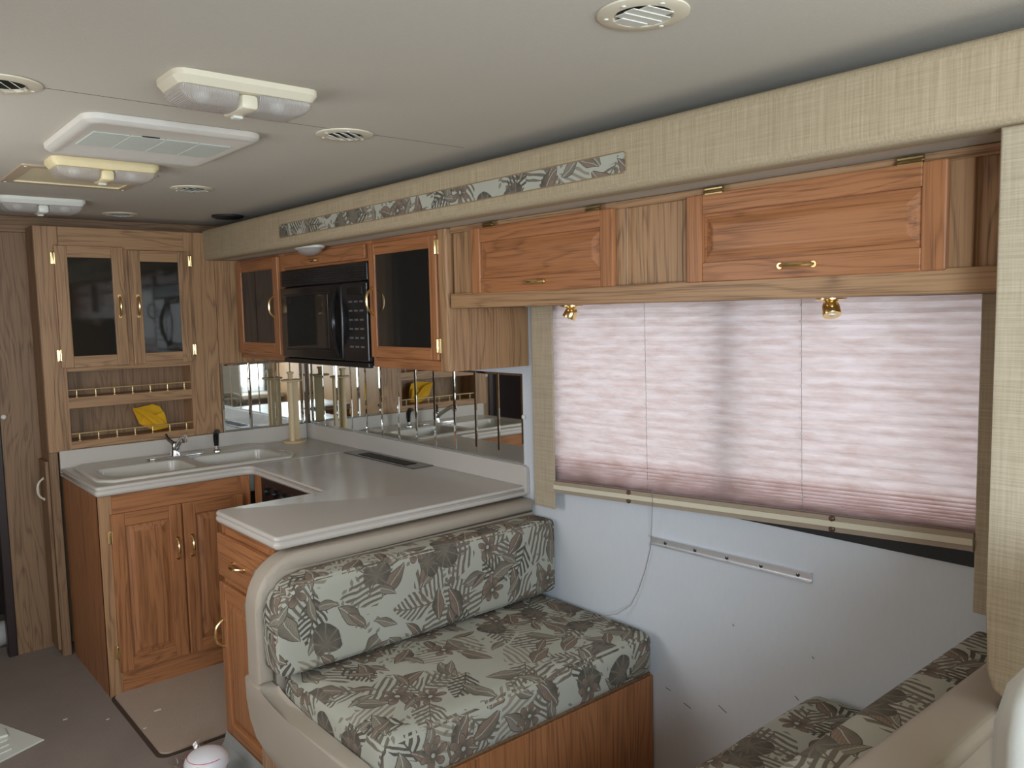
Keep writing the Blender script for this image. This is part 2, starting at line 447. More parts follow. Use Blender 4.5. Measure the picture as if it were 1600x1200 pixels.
def fbox(face, d0, d1, a0, a1, z0, z1, bev=0, seg=1):
    """box on a face: 'x' faces -X (depth along X, a=Y); 'y' faces -Y (depth along Y, a=X)"""
    if face == 'x': return B(d0, d1, a0, a1, z0, z1, bev, seg)
    return B(a0, a1, d0, d1, z0, z1, bev, seg)
def panel_door(parent, face, d, a0, a1, z0, z1, fw=.052, th=.019, glass=False, mats=None, grain=None, name='door'):
    """cabinet door: rails, stiles, raised and fielded panel or smoked pane; d = plane of the carcass face"""
    mats = mats or door_w
    hz = 'y' if face == 'x' else 'x'
    f0 = d-th
    dr = mk(name, fbox(face, f0+(.007 if glass else .0112), d-.001, a0+fw-.012, a1-fw+.012, z0+fw-.012, z1-fw+.012), smoked if glass else mats[grain or 'z'], parent)
    for s0, s1 in ((a0, a0+fw), (a1-fw, a1)):
        mk('stile', fbox(face, f0, d-.0005, s0, s1, z0, z1, .004, 2), mats['z'], dr)
    for s0, s1 in ((z0, z0+fw), (z1-fw, z1)):
        mk('rail', fbox(face, f0+.0006, d-.0008, a0+fw-.001, a1-fw+.001, s0, s1, .003, 2), mats[hz], dr)
    if not glass:
        bm = BM(); i0, i1, j0, j1 = a0+fw, a1-fw, z0+fw, z1-fw
        rings = []
        for ins, dep in ((.001, .0105), (.006, .0105), (.03, .003), (.034, .0025)):
            rings.append([(i0+ins, j0+ins, dep), (i1-ins, j0+ins, dep), (i1-ins, j1-ins, dep), (i0+ins, j1-ins, dep)])
        V = [[bm.verts.new(((f0+p[2]), p[0], p[1]) if face == 'x' else (p[0], f0+p[2], p[1])) for p in rg] for rg in rings]
        for A, C in zip(V, V[1:]):
            for k in range(4): bm.faces.new((A[k], A[(k+1) % 4], C[(k+1) % 4], C[k]))
        bm.faces.new(V[-1])
        mk('raised_panel', bm, mats[grain or 'z'], dr)
    return dr

# ================================================================== the room
W, E, CZ, FL_, CE = 2.133, 4.32, -.695, -1.614, .505      # slide wall, galley end, counter, floor, ceiling
struct('floor', B(-.46, 2.2, -2.0, 6.0, FL_-.05, FL_), carpet_m)
def rrect(x0, x1, y0, y1, r, n=5):
    o = []
    for cx, cy, a0 in ((x0+r, y0+r, 180), (x1-r, y0+r, 270), (x1-r, y1-r, 0), (x0+r, y1-r, 90)):
        for i in range(n+1):
            a = R(a0+90*i/n); o.append((cx+r*math.cos(a), cy+r*math.sin(a)))
    return o
struct('floor_galley', prism(BM(), rrect(.862, 1.6, 3.05, 3.70, .035), 'z', FL_+.0005, FL_+.009, .003, 1), slab_m)
struct('trim_1', prism(BM(), rrect(.846, 1.6, 3.034, 3.70, .04), 'z', FL_+.0003, FL_+.004), plain('brown_edge', S(74, 58, 46), .8))
cl = struct('ceiling', B(-.46, 1.80, -2.0, 6.0, CE, CE+.04), ceil_m)
struct('ceiling_seam', tube(BM(), [(-.44, 2.03, CE), (1.56, 2.03, CE)], .0009, 6), plain('seam_thread', S(110, 102, 92), .9), cl)
struct('ceiling_slide', B(1.60, 2.17, .50, 4.5, .306, .33), ceil_m)
struct('wall_above_slide', B(1.78, 1.80, -2.0, 4.5, .335, CE-.001), plain('gap_shade_board', S(60, 56, 50), .9))  # closes the gap over the fascia; dark colour stands in for its shade
# slide wall with the window opening
bm = BM(); oy0, oy1, oz0, oz1 = .70, 2.23, -.62, .015
box(bm, W, W+.04, .50, oy0, FL_, .306); box(bm, W, W+.04, oy1, E+.2, FL_, .306)
box(bm, W, W+.04, oy0, oy1, FL_, oz0); box(bm, W, W+.04, oy0, oy1, oz1, .306)
wr = struct('wall_right', bm, wall_m)
for y, z, l, a in ((1.49, -1.29, .03, .5), (1.23, -1.16, .012, 2.2), (1.45, -1.0, .006, 1), (1.71, -1.30, .02, .2), (1.63, -1.33, .03, .3), (1.18, -1.02, .006, 1.2)):
    mk('scuff', tube(BM(), [(W-.0006, y-l/2, z-l/2*math.sin(a)), (W-.0006, y+l/2, z+l/2*math.sin(a))], .0012, 5), plain('scuff_mark', S(92, 78, 70), .8), wr)
bm = BM()
for y0, y1, z0, z1 in ((-2.0, -1.35, FL_, CE), (-.45, 1.85, FL_, CE), (3.25, 6.0, FL_, CE), (-1.35, -.45, FL_, -.45), (-1.35, -.45, .28, CE), (1.85, 3.25, FL_, -.72), (1.85, 3.25, .10, CE)):
    box(bm, -.50, -.46, y0, y1, z0, z1)
wl = struct('wall_left', bm, frame_w['z'])
for nm, y0, y1, z0, z1 in (('window_3', -1.35, -.45, -.45, .28), ('window_4', 1.85, 3.25, -.72, .10)):
    wf = struct(nm, box(box(BM(), -.495, -.465, y0, y1, z0, z0+.03), -.495, -.465, y0, y1, z1-.03, z1), matte_black)
    mk('pane', B(-.484, -.48, y0+.001, y1-.001, z0+.03, z1-.03), pane_m, wf)
struct('wall_front', box(box(box(box(BM(), -.46, 2.2, -2.0, -1.94, FL_, -1.0), -.46, 2.2, -2.0, -1.94, .42, CE), -.46, -.38, -2.0, -1.94, -1.0, .42), 2.0, 2.2, -2.0, -1.94, -1.0, .42), plain('cab_panel', S(150, 140, 126), .7))
struct('wall_cab_right', B(1.85, 1.9, -1.94, .44, FL_, CE), plain('cab_side', S(176, 166, 148), .8))
struct('wall_slide_front', B(1.60, 2.13, .44, .50, FL_, .33), linen2)
struct('trim_4', B(-.44, 1.84, -1.93, -1.55, -1.06, -1.0, .01, 2), plain('added_pale_dash', S(206, 200, 190), .6))  # unseen cab dash, added pale to brighten what the end mirror reflects
w2 = struct('window_2', box(box(BM(), -.38, -.35, -1.99, -1.95, -1.0, .42), .78, .83, -1.99, -1.95, -1.0, .42), matte_black)
mk('pane', B(-.37, 2.0, -1.975, -1.97, -1.0, .42), pane_m, w2)
# rear partition, header trim, dark passage
struct('wall_rear', B(.635, 2.17, 4.50, 4.54, FL_, .44), dark_w['z'])
struct('trim_2', B(-.46, 1.80, 4.485, 4.54, .425, CE-.001, .004, 1), dark_w['x'])
struct('trim_3', B(.60, .64, 4.49, 4.545, FL_, .424, .004, 1), maroon)
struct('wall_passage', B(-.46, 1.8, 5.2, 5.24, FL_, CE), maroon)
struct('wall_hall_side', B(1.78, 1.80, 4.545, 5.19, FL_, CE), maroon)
knob = mk('wall_button', lathe(BM(), (.655, 4.499, -.447), [(.011, 0), (.011, -.003), (.007, -.006), (.002, -.0065)], 16, 'y'), white_pl, None, True)
tag(knob, 'small round white button on the pale wood panel at far left', 'button')

# slide window: black frame, mullion, panes
w1 = struct('window_1', BM(), matte_black) if False else None
bm = BM(); o1 = rrect(.655, 2.275, -.655, .055, .09, 8); i1 = rrect(.70, 2.23, -.61, .015, .06, 8)
V = [[bm.verts.new((x, p[0], p[1])) for p in pl] for x, pl in ((2.1325, o1), (2.122, offset_poly(o1, .004)), (2.122, offset_poly(i1, -.004)), (2.128, i1), (2.18, i1))]
for A, C in zip(V, V[1:]):
    for k in range(len(A)): bm.faces.new((A[k], A[(k+1) % len(A)], C[(k+1) % len(A)], C[k]))
w1 = struct('window_1', bm, matte_black)
mk('mullion', B(2.155, 2.185, 1.435, 1.50, -.61, .013, .004), matte_black, w1)
mk('pane', B(2.167, 2.171, .70, 1.435, -.608, .012), pane_m, w1)
mk('pane', B(2.167, 2.171, 1.50, 2.23, -.608, .012), pane_m, w1)

# ================================================================== big pieces of the slide-out
# fascia: long linen covered beam with floral band
t = thing('slide_out_fascia', 'long linen covered beam with a floral band below the ceiling', 'valance', (1.6, 2.3, .3))
bm = BM(); pr = [(1.640, .3007), (1.600, .3007), (1.588, .304), (1.581, .314), (1.579, .330), (1.579, .434), (1.582, .450), (1.590, .459), (1.604, .4605), (1.640, .4605)]
prism(bm, pr, 'y', -.6, E-.001)
mk('beam', bm, linen, t, True, sharp=50)
bm = BM()
ins = [(1.391+.0, .348), (1.391, .390), (1.400, .3945), (3.383, .3985), (3.393, .390), (3.394, .350), (3.386, .3425), (1.402, .3425)]
vs = [bm.verts.new((1.5775, p[0], p[1])) for p in ins]; bm.faces.new(vs)
r = bmesh.ops.extrude_face_region(bm, geom=bm.faces[:]); 
for v in r['geom']:
    if isinstance(v, bmesh.types.BMVert): v.co.x = 1.5835
o = mk('floral_band', bm, floral_s, t); o['label'] = 'floral patterned insert strip'; uv_box(o, (.3, .11))
bm = BM()
tube(bm, [(1.5777, p[0], p[1]) for p in ins], .0018, 6, close=True)
mk('piping', bm, plain('band_edge', S(150, 128, 96), .9), t, True)
# upright end of the fascia at the right
t = thing('slide_out_post', 'upright linen covered post at the right edge beneath the beam', 'post', (1.6, .4, -.72))
mk('post', prism(BM(), [(-.25, -.72), (.50, -.72), (.525, -.705), (.536, -.67), (.538, -.55), (.540, .2985), (-.25, .2985)], 'x', 1.579, 1.625, .008, 3), linen2, t, True)

# overhead dinette cabinet ------------------------------------------------
FX = 1.757
t = thing('dinette_overhead_cabinet', 'long oak wall cabinet with two lift-up panel doors above the window', 'cabinet', (1.95, 1.4, .016))
mk('body', B(1.772, 2.13, .505, 2.385, .02, .304), frame_w['z'], t)
mk('rail', B(1.742, 1.778, .505, 2.371, .016, .0685, .004, 2), frame_w['y'], t)
mk('rail', B(FX, 1.775, .505, 2.385, .283, .3045, .002), frame_w['y'], t)
for y0, y1 in ((2.235, 2.30), (1.545, 1.60), (1.31, 1.352), (.643, .70)):
    mk('stile', B(FX, 1.776, y0, y1, .067, .2835, .002), frame_w['z'], t)
for k, (y0, y1) in enumerate(((1.585, 2.242), (.686, 1.328))):
    d = panel_door(t, 'x', FX, y0, y1, .064, .286, .050, .019, grain='y')
    d['label'] = ['lift-up door nearer the microwave', 'lift-up door nearer the fabric post'][k]
    yc = (1.915, 1.012)[k]
    pull(d, (FX-.019, yc, .093), .085, NX, Y1, h=.022)
    for yh in ((2.146, 1.66), (1.244, .761))[k]:
        hinge(d, (FX-.012, yh, .2905), NX, Y1, antique)
# two brass reading lamps under it
def lamp(y, yawd, lab):
    t = thing('reading_lamp', lab, 'lamp', (1.86, y, .0158), 'brass reading lamps under the overhead cabinet')
    mk('mount_plate', lathe(BM(), (1.86, y, .0158), [(.036, 0), (.036, -.003), (.030, -.006), (.012, -.008), (.008, -.012)], 28), brass, t, True)
    c = Vector((1.86, y, -.004)); d = Vector((-.35, math.sin(R(yawd)), -1)).normalized()
    q = d.orthogonal().normalized()
    bm = tube(BM(), [c-d*.014, c-d*.012, c-d*.008, c, c+d*.022, c+d*.024], [.004, .012, .017, .020, .022, .021], 20)
    mk('lamp_head', bm, brass, t, True)
    mk('bulb', lathe(BM(), tuple(c+d*.019), [(.001, -.008), (.012, -.004), (.012, 0)], 12), white_pl, t, True)
lamp(1.876, 18, 'brass reading lamp near the left side of the window blind')
lamp(.994, -22, 'brass reading lamp under the cabinet near the right fabric post')

# kitchen upper cabinet -------------------------------------------------------
t = thing('kitchen_wall_cabinet', 'oak wall cabinet with two smoked glass doors around the black microwave', 'cabinet', (1.95, 3.3, -.215))
mk('side_panel', B(1.765, 2.13, 2.392, 2.404, -.214, .0155), frame_w['z'], t)
mk('body', B(1.772, 2.13, 2.405, 2.925, -.205, .304), frame_w['z'], t)
mk('body', B(1.772, 2.13, 3.768, 4.315, -.205, .304), frame_w['z'], t)
mk('body', B(1.785, 2.13, 2.925, 3.768, .225, .304), frame_w['y'], t)
mk('stile', B(1.742, 1.773, 2.391, 2.446, -.2165, .3045, .008, 3), frame_w['z'], t)
mk('stile', B(FX, 1.773, 2.9225, 2.938, -.216, .3045, .002), door_w['z'], t)
mk('stile', B(FX, 1.773, 3.752, 3.790, -.216, .3045, .002), door_w['z'], t)
mk('rail', B(FX, 1.773, 2.446, 2.9225, -.216, -.176, .002), door_w['y'], t)
mk('rail', B(FX, 1.773, 2.446, 2.9225, .283, .3045, .002), door_w['y'], t)
mk('rail', B(FX, 1.773, 3.790, 4.315, -.216, -.186, .002), door_w['y'], t)
mk('rail', B(FX, 1.773, 3.790, 4.315, .290, .3045, .002), door_w['y'], t)
mk('rail', B(FX+.004, 1.784, 2.938, 3.752, .222, .3045, .002), door_w['y'], t)
ld = mk('lift_door', B(FX-.012, FX+.003, 2.965, 3.735, .232, .292, .004, 2), door_w['y'], t)
pull(ld, (FX-.012, 3.40, .25), .07, NX, Y1, h=.016)
d = panel_door(t, 'x', FX, 2.450, 2.923, -.174, .285, .046, .020, glass=True)
pull(d, (FX-.02, 2.893, .055), .105, NX, Z1)
for z in (.24, -.12): hinge(d, (FX-.016, 2.4475, z), NX, Z1)
d = panel_door(t, 'x', FX, 3.787, 4.29, -.188, .293, .058, .020, glass=True)
pull(d, (FX-.02, 3.823, .05), .105, NX, Z1)

# microwave
t = thing('microwave', 'black over-counter microwave with curved handle between the glass doors', 'microwave', (1.9, 3.35, -.22))
mk('case', B(1.760, 2.12, 2.941, 3.749, -.213, .2205, .006, 2), black, t)
mk('vent_panel', B(1.738, 1.7605, 2.941, 3.749, .140, .2185, .006, 2), black, t)
for k in range(6): mk('louver', B(1.7355, 1.739, 2.96, 3.73, .149+k*.0105, .1535+k*.0105, .001), matte_black, t)
dr = mk('door', B(1.731, 1.7595, 3.15, 3.748, -.197, .137, .010, 3), black, t, True)
mk('window', B(1.7297, 1.7312, 3.27, 3.68, -.145, .095, .0006), smoked, dr)
for zz in (.100, -.158): mk('frame_line', B(1.7294, 1.731, 3.245, 3.70, zz, zz+.004), matte_black, dr)
pts = [(1.733-.034*math.sin(math.pi*i/14), 3.175+.012*math.cos(math.pi*i/14*2), -.175+.29*i/14) for i in range(15)]
mk('handle', tube(BM(), pts, [.006+.008*math.sin(math.pi*i/14) for i in range(15)], 12), black, dr, True)
cp = mk('control_panel', B(1.733, 1.7595, 2.942, 3.148, -.197, .137, .006, 2), black, t)
mk('display', B(1.7322, 1.7332, 2.975, 3.10, .085, .115), smoked, cp)
for i in range(6):
    for j in range(3):
        mk('key', B(1.7322, 1.7332, 2.968+j*.045, 2.998+j*.045, .052-i*.038, .060-i*.038), print_grey, cp)
mk('base_strip', B(1.735, 1.76, 2.945, 3.745, -.222, -.199, .004, 2), black, t)

# under-cabinet dome light on the slide ceiling
t = thing('dome_light', 'white half-round dome light tucked behind the linen beam', 'lamp', (1.69, 3.34, .306))
mk('base', lathe(BM(), (1.692, 3.34, .3058), [(.052, 0), (.052, -.008), (.046, -.012)], 32, sy=1.9), white_pl, t, True)
mk('lens', lathe(BM(), (1.692, 3.34, .294), [(.044, 0), (.040, -.012), (.028, -.022), (.010, -.028)], 32, sy=1.9), lens_m, t, True)

# end (display) cabinet --------------------------------------------------------
t = thing('display_cabinet', 'tall oak end cabinet with two smoked glass doors over open shelves', 'cabinet', (1.2, 4.42, FL_))
FW = frame_w
mk('stile', B(.800, .902, E, 4.334, -.62, .445, .002), FW['z'], t)
mk('stile', B(1.480, 1.634, E, 4.334, -.6135, .445, .002), FW['z'], t)
mk('stile', B(1.168, 1.212, E, 4.334, -.2, .345, .001), FW['z'], t)
mk('rail', B(.902, 1.480, E+.0005, 4.334, .345, .445, .002), FW['x'], t)
mk('rail', B(.902, 1.480, E+.0005, 4.334, -.243, -.20, .002), FW['x'], t)
mk('shelf', B(.884, 1.49, E+.0008, 4.47, -.4185, -.3655, .002), FW['x'], t)
mk('shelf', B(.884, 1.49, E+.0008, 4.47, -.6135, -.5765, .002), FW['x'], t)
mk('shelf', B(.884, 1.49, 4.334, 4.47, -.243, -.236), FW['x'], t)
mk('side_panel', B(.800, .838, E, 4.494, FL_, -.62, .002), dark_w['z'], t)
mk('side_panel', B(.800, .812, 4.335, 4.494, -.619, .445), dark_w['z'], t)
mk('niche_side', B(.884, .896, 4.335, 4.47, -.60, -.24), FW['z'], t)
mk('niche_side', B(1.484, 1.496, 4.335, 4.47, -.60, -.24), FW['z'], t)
mk('back_panel', B(.813, 1.64, 4.471, 4.494, -.612, .444), dark_w['z'], t)
mk('top', B(.813, 1.62, 4.335, 4.47, .43, .4445), FW['x'], t)
mk('end_panel', B(1.636, 2.13, E+.001, 4.334, -.244, .304, .001), FW['z'], t)
mk('mirror_backing', B(1.636, 2.13, E+.001, 4.334, -.612, -.2445), dark_w['z'], t)
for k, (x0, x1) in enumerate(((.878, 1.180), (1.203, 1.496))):
    d = panel_door(t, 'y', E, x0, x1, -.222, .356 if k == 0 else .343, .055, .019, glass=True, mats=frame_w)
    pull(d, ((1.150, 1.235)[k], E-.019, .068), .10, NY, Z1, h=.026)
    for z in (.295, -.16): hinge(d, ((.8725, 1.5005)[k], E-.012, z), NY, Z1)
for z0 in (-.3655, -.5765):
    g = mk('gallery_rail', tube(BM(), [(.903, E+.006, z0+.036), (1.479, E+.006, z0+.036)], .0030, 8), satin_brass, t, True)
    for k in range(7):
        x = .938+k*.0845
        mk('spindle', lathe(BM(), (x, E+.006, z0), [(.006, 0), (.006, .002), (.002, .006), (.0035, .012), (.002, .018), (.0035, .024), (.002, .030), (.003, .035)], 8), satin_brass, g, True)
# narrow cupboard door on its aisle side
sd = mk('side_door', B(.784, .7995, 4.335, 4.478, FL_+.03, -.66, .004, 2), dark_w['z'], t)
pull(sd, (.784, 4.40, -.80), .10, NX, Z1, cream, .024)

# yellow cloth in the lower niche
t = thing('yellow_pouch', 'folded yellow cloth pouch lying behind the lower brass gallery rail', 'pouch', (1.25, 4.40, -.5765))
def leaf(pts, th=.004):
    bm = BM(); a = [bm.verts.new(p) for p in pts]; bm.faces.new(a)
    r = bmesh.ops.extrude_face_region(bm, geom=bm.faces[:]); n = (Vector(pts[1])-Vector(pts[0])).cross(Vector(pts[2])-Vector(pts[0])).normalized()*th
    for v in r['geom']:
        if isinstance(v, bmesh.types.BMVert): v.co += n
    bmesh.ops.bevel(bm, geom=bm.edges[:], offset=th*.3, segments=1, affect='EDGES')
    return bm
mk('flap', leaf([(1.195, 4.36, -.444), (1.245, 4.35, -.487), (1.305, 4.345, -.545), (1.352, 4.35, -.553), (1.332, 4.36, -.520), (1.27, 4.37, -.468)]), yellow, t)
mk('body', leaf([(1.20, 4.38, -.45), (1.23, 4.385, -.53), (1.30, 4.38, -.572), (1.372, 4.40, -.568), (1.368, 4.41, -.50), (1.345, 4.42, -.452), (1.31, 4.42, -.437)]), yellow, t)
mk('fold', leaf([(1.262, 4.372, -.505), (1.355, 4.385, -.478), (1.372, 4.385, -.56), (1.32, 4.37, -.568)]), yellow, t)

# mirrors: six inch bevelled strips -------------------------------------------
def mstrip(face, a0, a1, z0, z1, d, bw=.009, th=.005):
    """bevelled mirror strip; d = plane of its back"""
    bm = BM(); f = d-th
    def P(a, z, q): return (q, a, z) if face == 'x' else (a, q, z)
    o = [(a0, z0), (a1, z0), (a1, z1), (a0, z1)]; i = [(a0+bw, z0+bw), (a1-bw, z0+bw), (a1-bw, z1-bw), (a0+bw, z1-bw)]
    V = [[bm.verts.new(P(*p, q)) for p in pl] for pl, q in ((o, d), (o, f+.0016), (i, f))]
    for A, C in zip(V, V[1:]):
        for k in range(4): bm.faces.new((A[k], A[(k+1) % 4], C[(k+1) % 4], C[k]))
    bm.faces.new(V[0][::-1]); bm.faces.new(V[2]); return bm
t = thing('wall_mirror', 'long wall mirror of narrow vertical silver strips beneath the microwave', 'mirror', (2.13, 3.3, -.614), 'strip mirrors above the counter')
y = 2.431
while y < E-.012:
    mk('mirror_strip', mstrip('x', y+.0004, min(y+.152, E-.006), -.612, -.248, W-.0005), mirror_m, t); y += .1524
mk('clip', lathe(BM(), (W-.006, 2.425, -.42), [(.009, 0), (.009, -.004), (.004, -.007)], 16, 'x'), white_pl, t, True)
t = thing('end_wall_mirror', 'short wall mirror of narrow silver strips between display cabinet and corner', 'mirror', (1.9, 4.318, -.614), 'strip mirrors above the counter')
x = 1.638
while x < 2.115:
    mk('mirror_strip', mstrip('y', x+.0004, min(x+.152, 2.118), -.612, -.248, E-.0002), mirror_m, t); x += .1524

# counter top --------------------------------------------------------------------
def chamf(pts, idx, r, n=4):
    out = []
    for i, p in enumerate(pts):
        if i not in idx: out.append(p); continue
        b = Vector(p); a = (Vector(pts[i-1])-b).normalized(); c = (Vector(pts[(i+1) % len(pts)])-b).normalized(); rr = idx[i]
        for k in range(n+1):
            s = k/n; q = b+a*rr*(1-s)**2+c*rr*s**2; out.append((q.x, q.y))
    return out
poly = chamf([(.842, 4.3), (.842, 3.675), (1.518, 3.687), (1.503, 2.925), (1.056, 2.923), (1.056, 2.403), (2.131, 2.414), (2.131, 4.3)], {1: .025, 2: .05, 4: .03, 5: .02}, 0)
t = thing('countertop', 'pale laminate horseshoe countertop with rounded double edge', 'countertop', (1.6, 3.4, -.738))
bm = BM(); prof = [(.009, -.695), (.004, -.6962), (.0008, -.700), (0, -.705), (.0008, -.7105), (.004, -.7125), (.004, -.7145), (0, -.7165), (-.002, -.724), (.0005, -.732), (.006, -.7375), (.016, -.738)]
V = []
for d, z in prof:
    V.append([bm.verts.new((p[0], p[1], z)) for p in offset_poly(poly, d)])
for A, C in zip(V, V[1:]):
    for k in range(len(A)): bm.faces.new((A[k], A[(k+1) % len(A)], C[(k+1) % len(A)], C[k]))
hole = [(.905, 3.765), (1.765, 3.765), (1.765, 4.262), (.905, 4.262)]
hv = [bm.verts.new((p[0], p[1], -.695)) for p in hole]; hv2 = [bm.verts.new((p[0], p[1], -.738)) for p in hole]
for ring, hh in ((V[0], hv), (V[-1], hv2)):
    allv = ring+hh
    for f in tessellate_polygon([[v.co for v in ring], [v.co for v in hh]]):
        try: bm.faces.new([allv[i] for i in f])
        except ValueError: pass
for k in range(4): bm.faces.new((hv[k], hv[(k+1) % 4], hv2[(k+1) % 4], hv2[k]))
mk('slab', bm, counter_m, t, True, sharp=50)
bs = B(.842, 2.112, 4.3, E-.001, CZ-.04, -.6136, .003, 2); mk('backsplash', bs, counter_m, t)
bm = prism(BM(), [(2.402, CZ-.03), (4.3, CZ-.03), (4.3, -.6136), (2.425, -.6136), (2.409, -.620), (2.403, -.634)], 'x', 2.1125, 2.1315, .003, 2)
mk('backsplash', bm, counter_m, t)
mk('seam_strip', B(1.535, 1.99, 3.6965, 3.6985, CZ-.003, CZ+.0006), plain('pale_seam', S(236, 232, 222), .4), t)
# downdraft vent let into the counter
t = thing('counter_vent', 'long dark grille let into the countertop beside the mirror', 'vent', (2.05, 3.35, CZ))
mk('plate', B(1.996, 2.108, 3.035, 3.67, CZ-.0+.0003, CZ+.003, .001), plain('smoked_plate', S(64, 60, 56), .18), t)
for k in range(7): mk('slat', B(2.018+k*.0095, 2.0225+k*.0095, 3.13, 3.56, CZ+.0031, CZ+.0055, .001), black, t)

# sink -------------------------------------------------------------------------------
t = thing('double_sink', 'pale double-bowl sink sunk in the countertop below the shelves', 'sink', (1.33, 4.0, CZ))
sz = CZ+.011
out = [(.93, 3.735), (1.745, 3.735), (1.797, 3.80), (1.797, 4.22), (1.745, 4.285), (.93, 4.285), (.878, 4.22), (.878, 3.80)]
bm = BM(); V = []
for d, z in ((0, CZ+.0004), (.001, CZ+.006), (.006, CZ+.011), (.016, CZ+.012), (.024, CZ+.009), (.032, CZ+.0075)):
    V.append([bm.verts.new((p[0], p[1], z)) for p in offset_poly(out, d)])
for A, C in zip(V, V[1:]):
    for k in range(len(A)): bm.faces.new((A[k], A[(k+1) % len(A)], C[(k+1) % len(A)], C[k]))
bowls = [rrect(.93, 1.315, 3.79, 4.09, .05, 5), rrect(1.365, 1.745, 3.79, 4.09, .05, 5)]
bh = [[bm.verts.new((p[0], p[1], CZ+.0075)) for p in b] for b in bowls]
allv = V[-1]+bh[0]+bh[1]
for f in tessellate_polygon([[v.co for v in V[-1]], [v.co for v in bh[0]], [v.co for v in bh[1]]]):
    try: bm.faces.new([allv[i] for i in f])
    except ValueError: pass
mk('rim', bm, sink_m, t, True, sharp=40)
for b in bowls:
    bm = BM(); V = []
    for d, z in ((0, .0075), (.005, .004), (.008, -.01), (.018, -.13), (.03, -.152), (.06, -.16)):
        V.append([bm.verts.new((p[0], p[1], CZ+z)) for p in offset_poly(b, d)])
    for A, C in zip(V, V[1:]):
        for k in range(len(A)): bm.faces.new((A[k], A[(k+1) % len(A)], C[(k+1) % len(A)], C[k]))
    bm.faces.new(V[-1]); bo = mk('bowl', bm, sink_m, t, True)
    cx = sum(p[0] for p in b)/len(b)
    mk('drain', lathe(BM(), (cx, 3.94, CZ-.1598), [(.038, 0), (.038, .003), (.030, .004), (.004, .001)], 20), chrome, bo, True)
# faucet
t = thing('faucet', 'chrome single-lever faucet on the back deck of the sink', 'faucet', (1.33, 4.165, CZ+.0075))
fz = CZ+.0078
bm = prism(BM(), rrect(1.19, 1.47, 4.135, 4.195, .029, 6), 'z', fz, fz+.008, .003, 2)
mk('deck_plate', bm, chrome, t, True)
mk('body', lathe(BM(), (1.33, 4.165, fz+.008), [(.026, 0), (.024, .01), (.021, .03), (.022, .05), (.018, .062), (.006, .068)], 24), chrome, t, True)
sp = mk('spout', tube(BM(), [(1.33, 4.165, fz+.035), (1.329, 4.13, fz+.058), (1.325, 4.07, fz+.090), (1.32, 4.01, fz+.115), (1.319, 3.98, fz+.120)], [.014, .013, .012, .012, .012], 14), chrome, t, True)
mk('aerator', tube(BM(), [(1.319, 3.99, fz+.126), (1.319, 3.99, fz+.092)], .0125, 14), chrome, sp, True)
mk('lever', tube(BM(), [(1.33, 4.165, fz+.062), (1.305, 4.19, fz+.09), (1.30, 4.20, fz+.115)], [.010, .008, .005], 10), dark_chrome, t, True)
t = thing('sink_sprayer', 'dark side sprayer standing on the sink right of the faucet', 'sprayer', (1.537, 4.165, CZ+.0075))
mk('base', lathe(BM(), (1.537, 4.165, fz), [(.022, 0), (.021, .006), (.013, .012), (.012, .03)], 20), chrome, t, True)
mk('head', tube(BM(), [(1.537, 4.165, fz+.028), (1.537, 4.167, fz+.06), (1.537, 4.165, fz+.085), (1.536, 4.150, fz+.105), (1.535, 4.125, fz+.108)], [.011, .014, .015, .014, .010], 14), black, t, True)

# paper towel holder
t = thing('towel_holder', 'pale wooden paper towel stand on the counter corner by the mirrors', 'stand', (1.985, 4.20, CZ))
bx, by = 1.978, 4.19
mk('base', lathe(BM(), (bx, by, CZ+.0002), [(.062, 0), (.064, .004), (.060, .009), (.055, .011)], 36), rod_w, t, True)
mk('board', B(bx-.018, bx+.040, by+.004, by+.022, CZ+.011, -.357, .002), rod_w, t)
mk('rod', tube(BM(), [(bx-.012, by-.012, CZ+.011), (bx-.012, by-.012, -.357)], .0135, 16), rod_w, t, True)
mk('top_disc', lathe(BM(), (bx, by, -.3565), [(.050, 0), (.058, .003), (.058, .009), (.050, .012)], 36), rod_w, t, True)
mk('peg', B(bx-.022, bx, by-.022, by, -.3445, -.315, .002), rod_w, t)
mk('peg_cap', B(bx-.026, bx+.004, by-.026, by+.004, -.3148, -.302, .002), rod_w, t)

# base cabinets -----------------------------------------------------------------------
t = thing('sink_base_cabinet', 'oak base cabinet with two panel doors under the sink', 'cabinet', (1.2, 4.0, FL_))
FY = 3.694
mk('side_panel', B(.850, .862, FY+.001, 4.315, FL_, -.739), door_w['z'], t)
mk('back_panel', B(.863, 1.50, 4.29, 4.315, FL_, -.90), dark_w['z'], t)
mk('bottom', B(.863, 1.50, FY+.02, 4.289, FL_+.05, FL_+.06), dark_w['x'], t)
mk('stile', B(.850, .905, FY, FY+.018, FL_, -.739, .002), frame_w['z'], t)
mk('stile', B(1.175, 1.20, FY, FY+.018, -1.50, -.825, .001), door_w['z'], t)
mk('stile', B(1.452, 1.512, FY, FY+.018, FL_+.0, -.739, .002), door_w['z'], t)
mk('rail', B(.905, 1.452, FY+.0005, FY+.018, -.822, -.739, .002), door_w['x'], t)
mk('rail', B(.905, 1.452, FY+.0005, FY+.018, FL_, -1.505, .002), door_w['x'], t)
for k, (x0, x1) in enumerate(((.893, 1.185), (1.191, 1.468))):
    d = panel_door(t, 'y', FY, x0, x1, -1.512, -.820, .056, .019)
    pull(d, ((1.158, 1.222)[k], FY-.019, -1.015), .09, NY, Z1, h=.024)
    if k == 0:
        for z in (-.915, -1.42): hinge(d, (.888, FY-.012, z), NY, Z1)
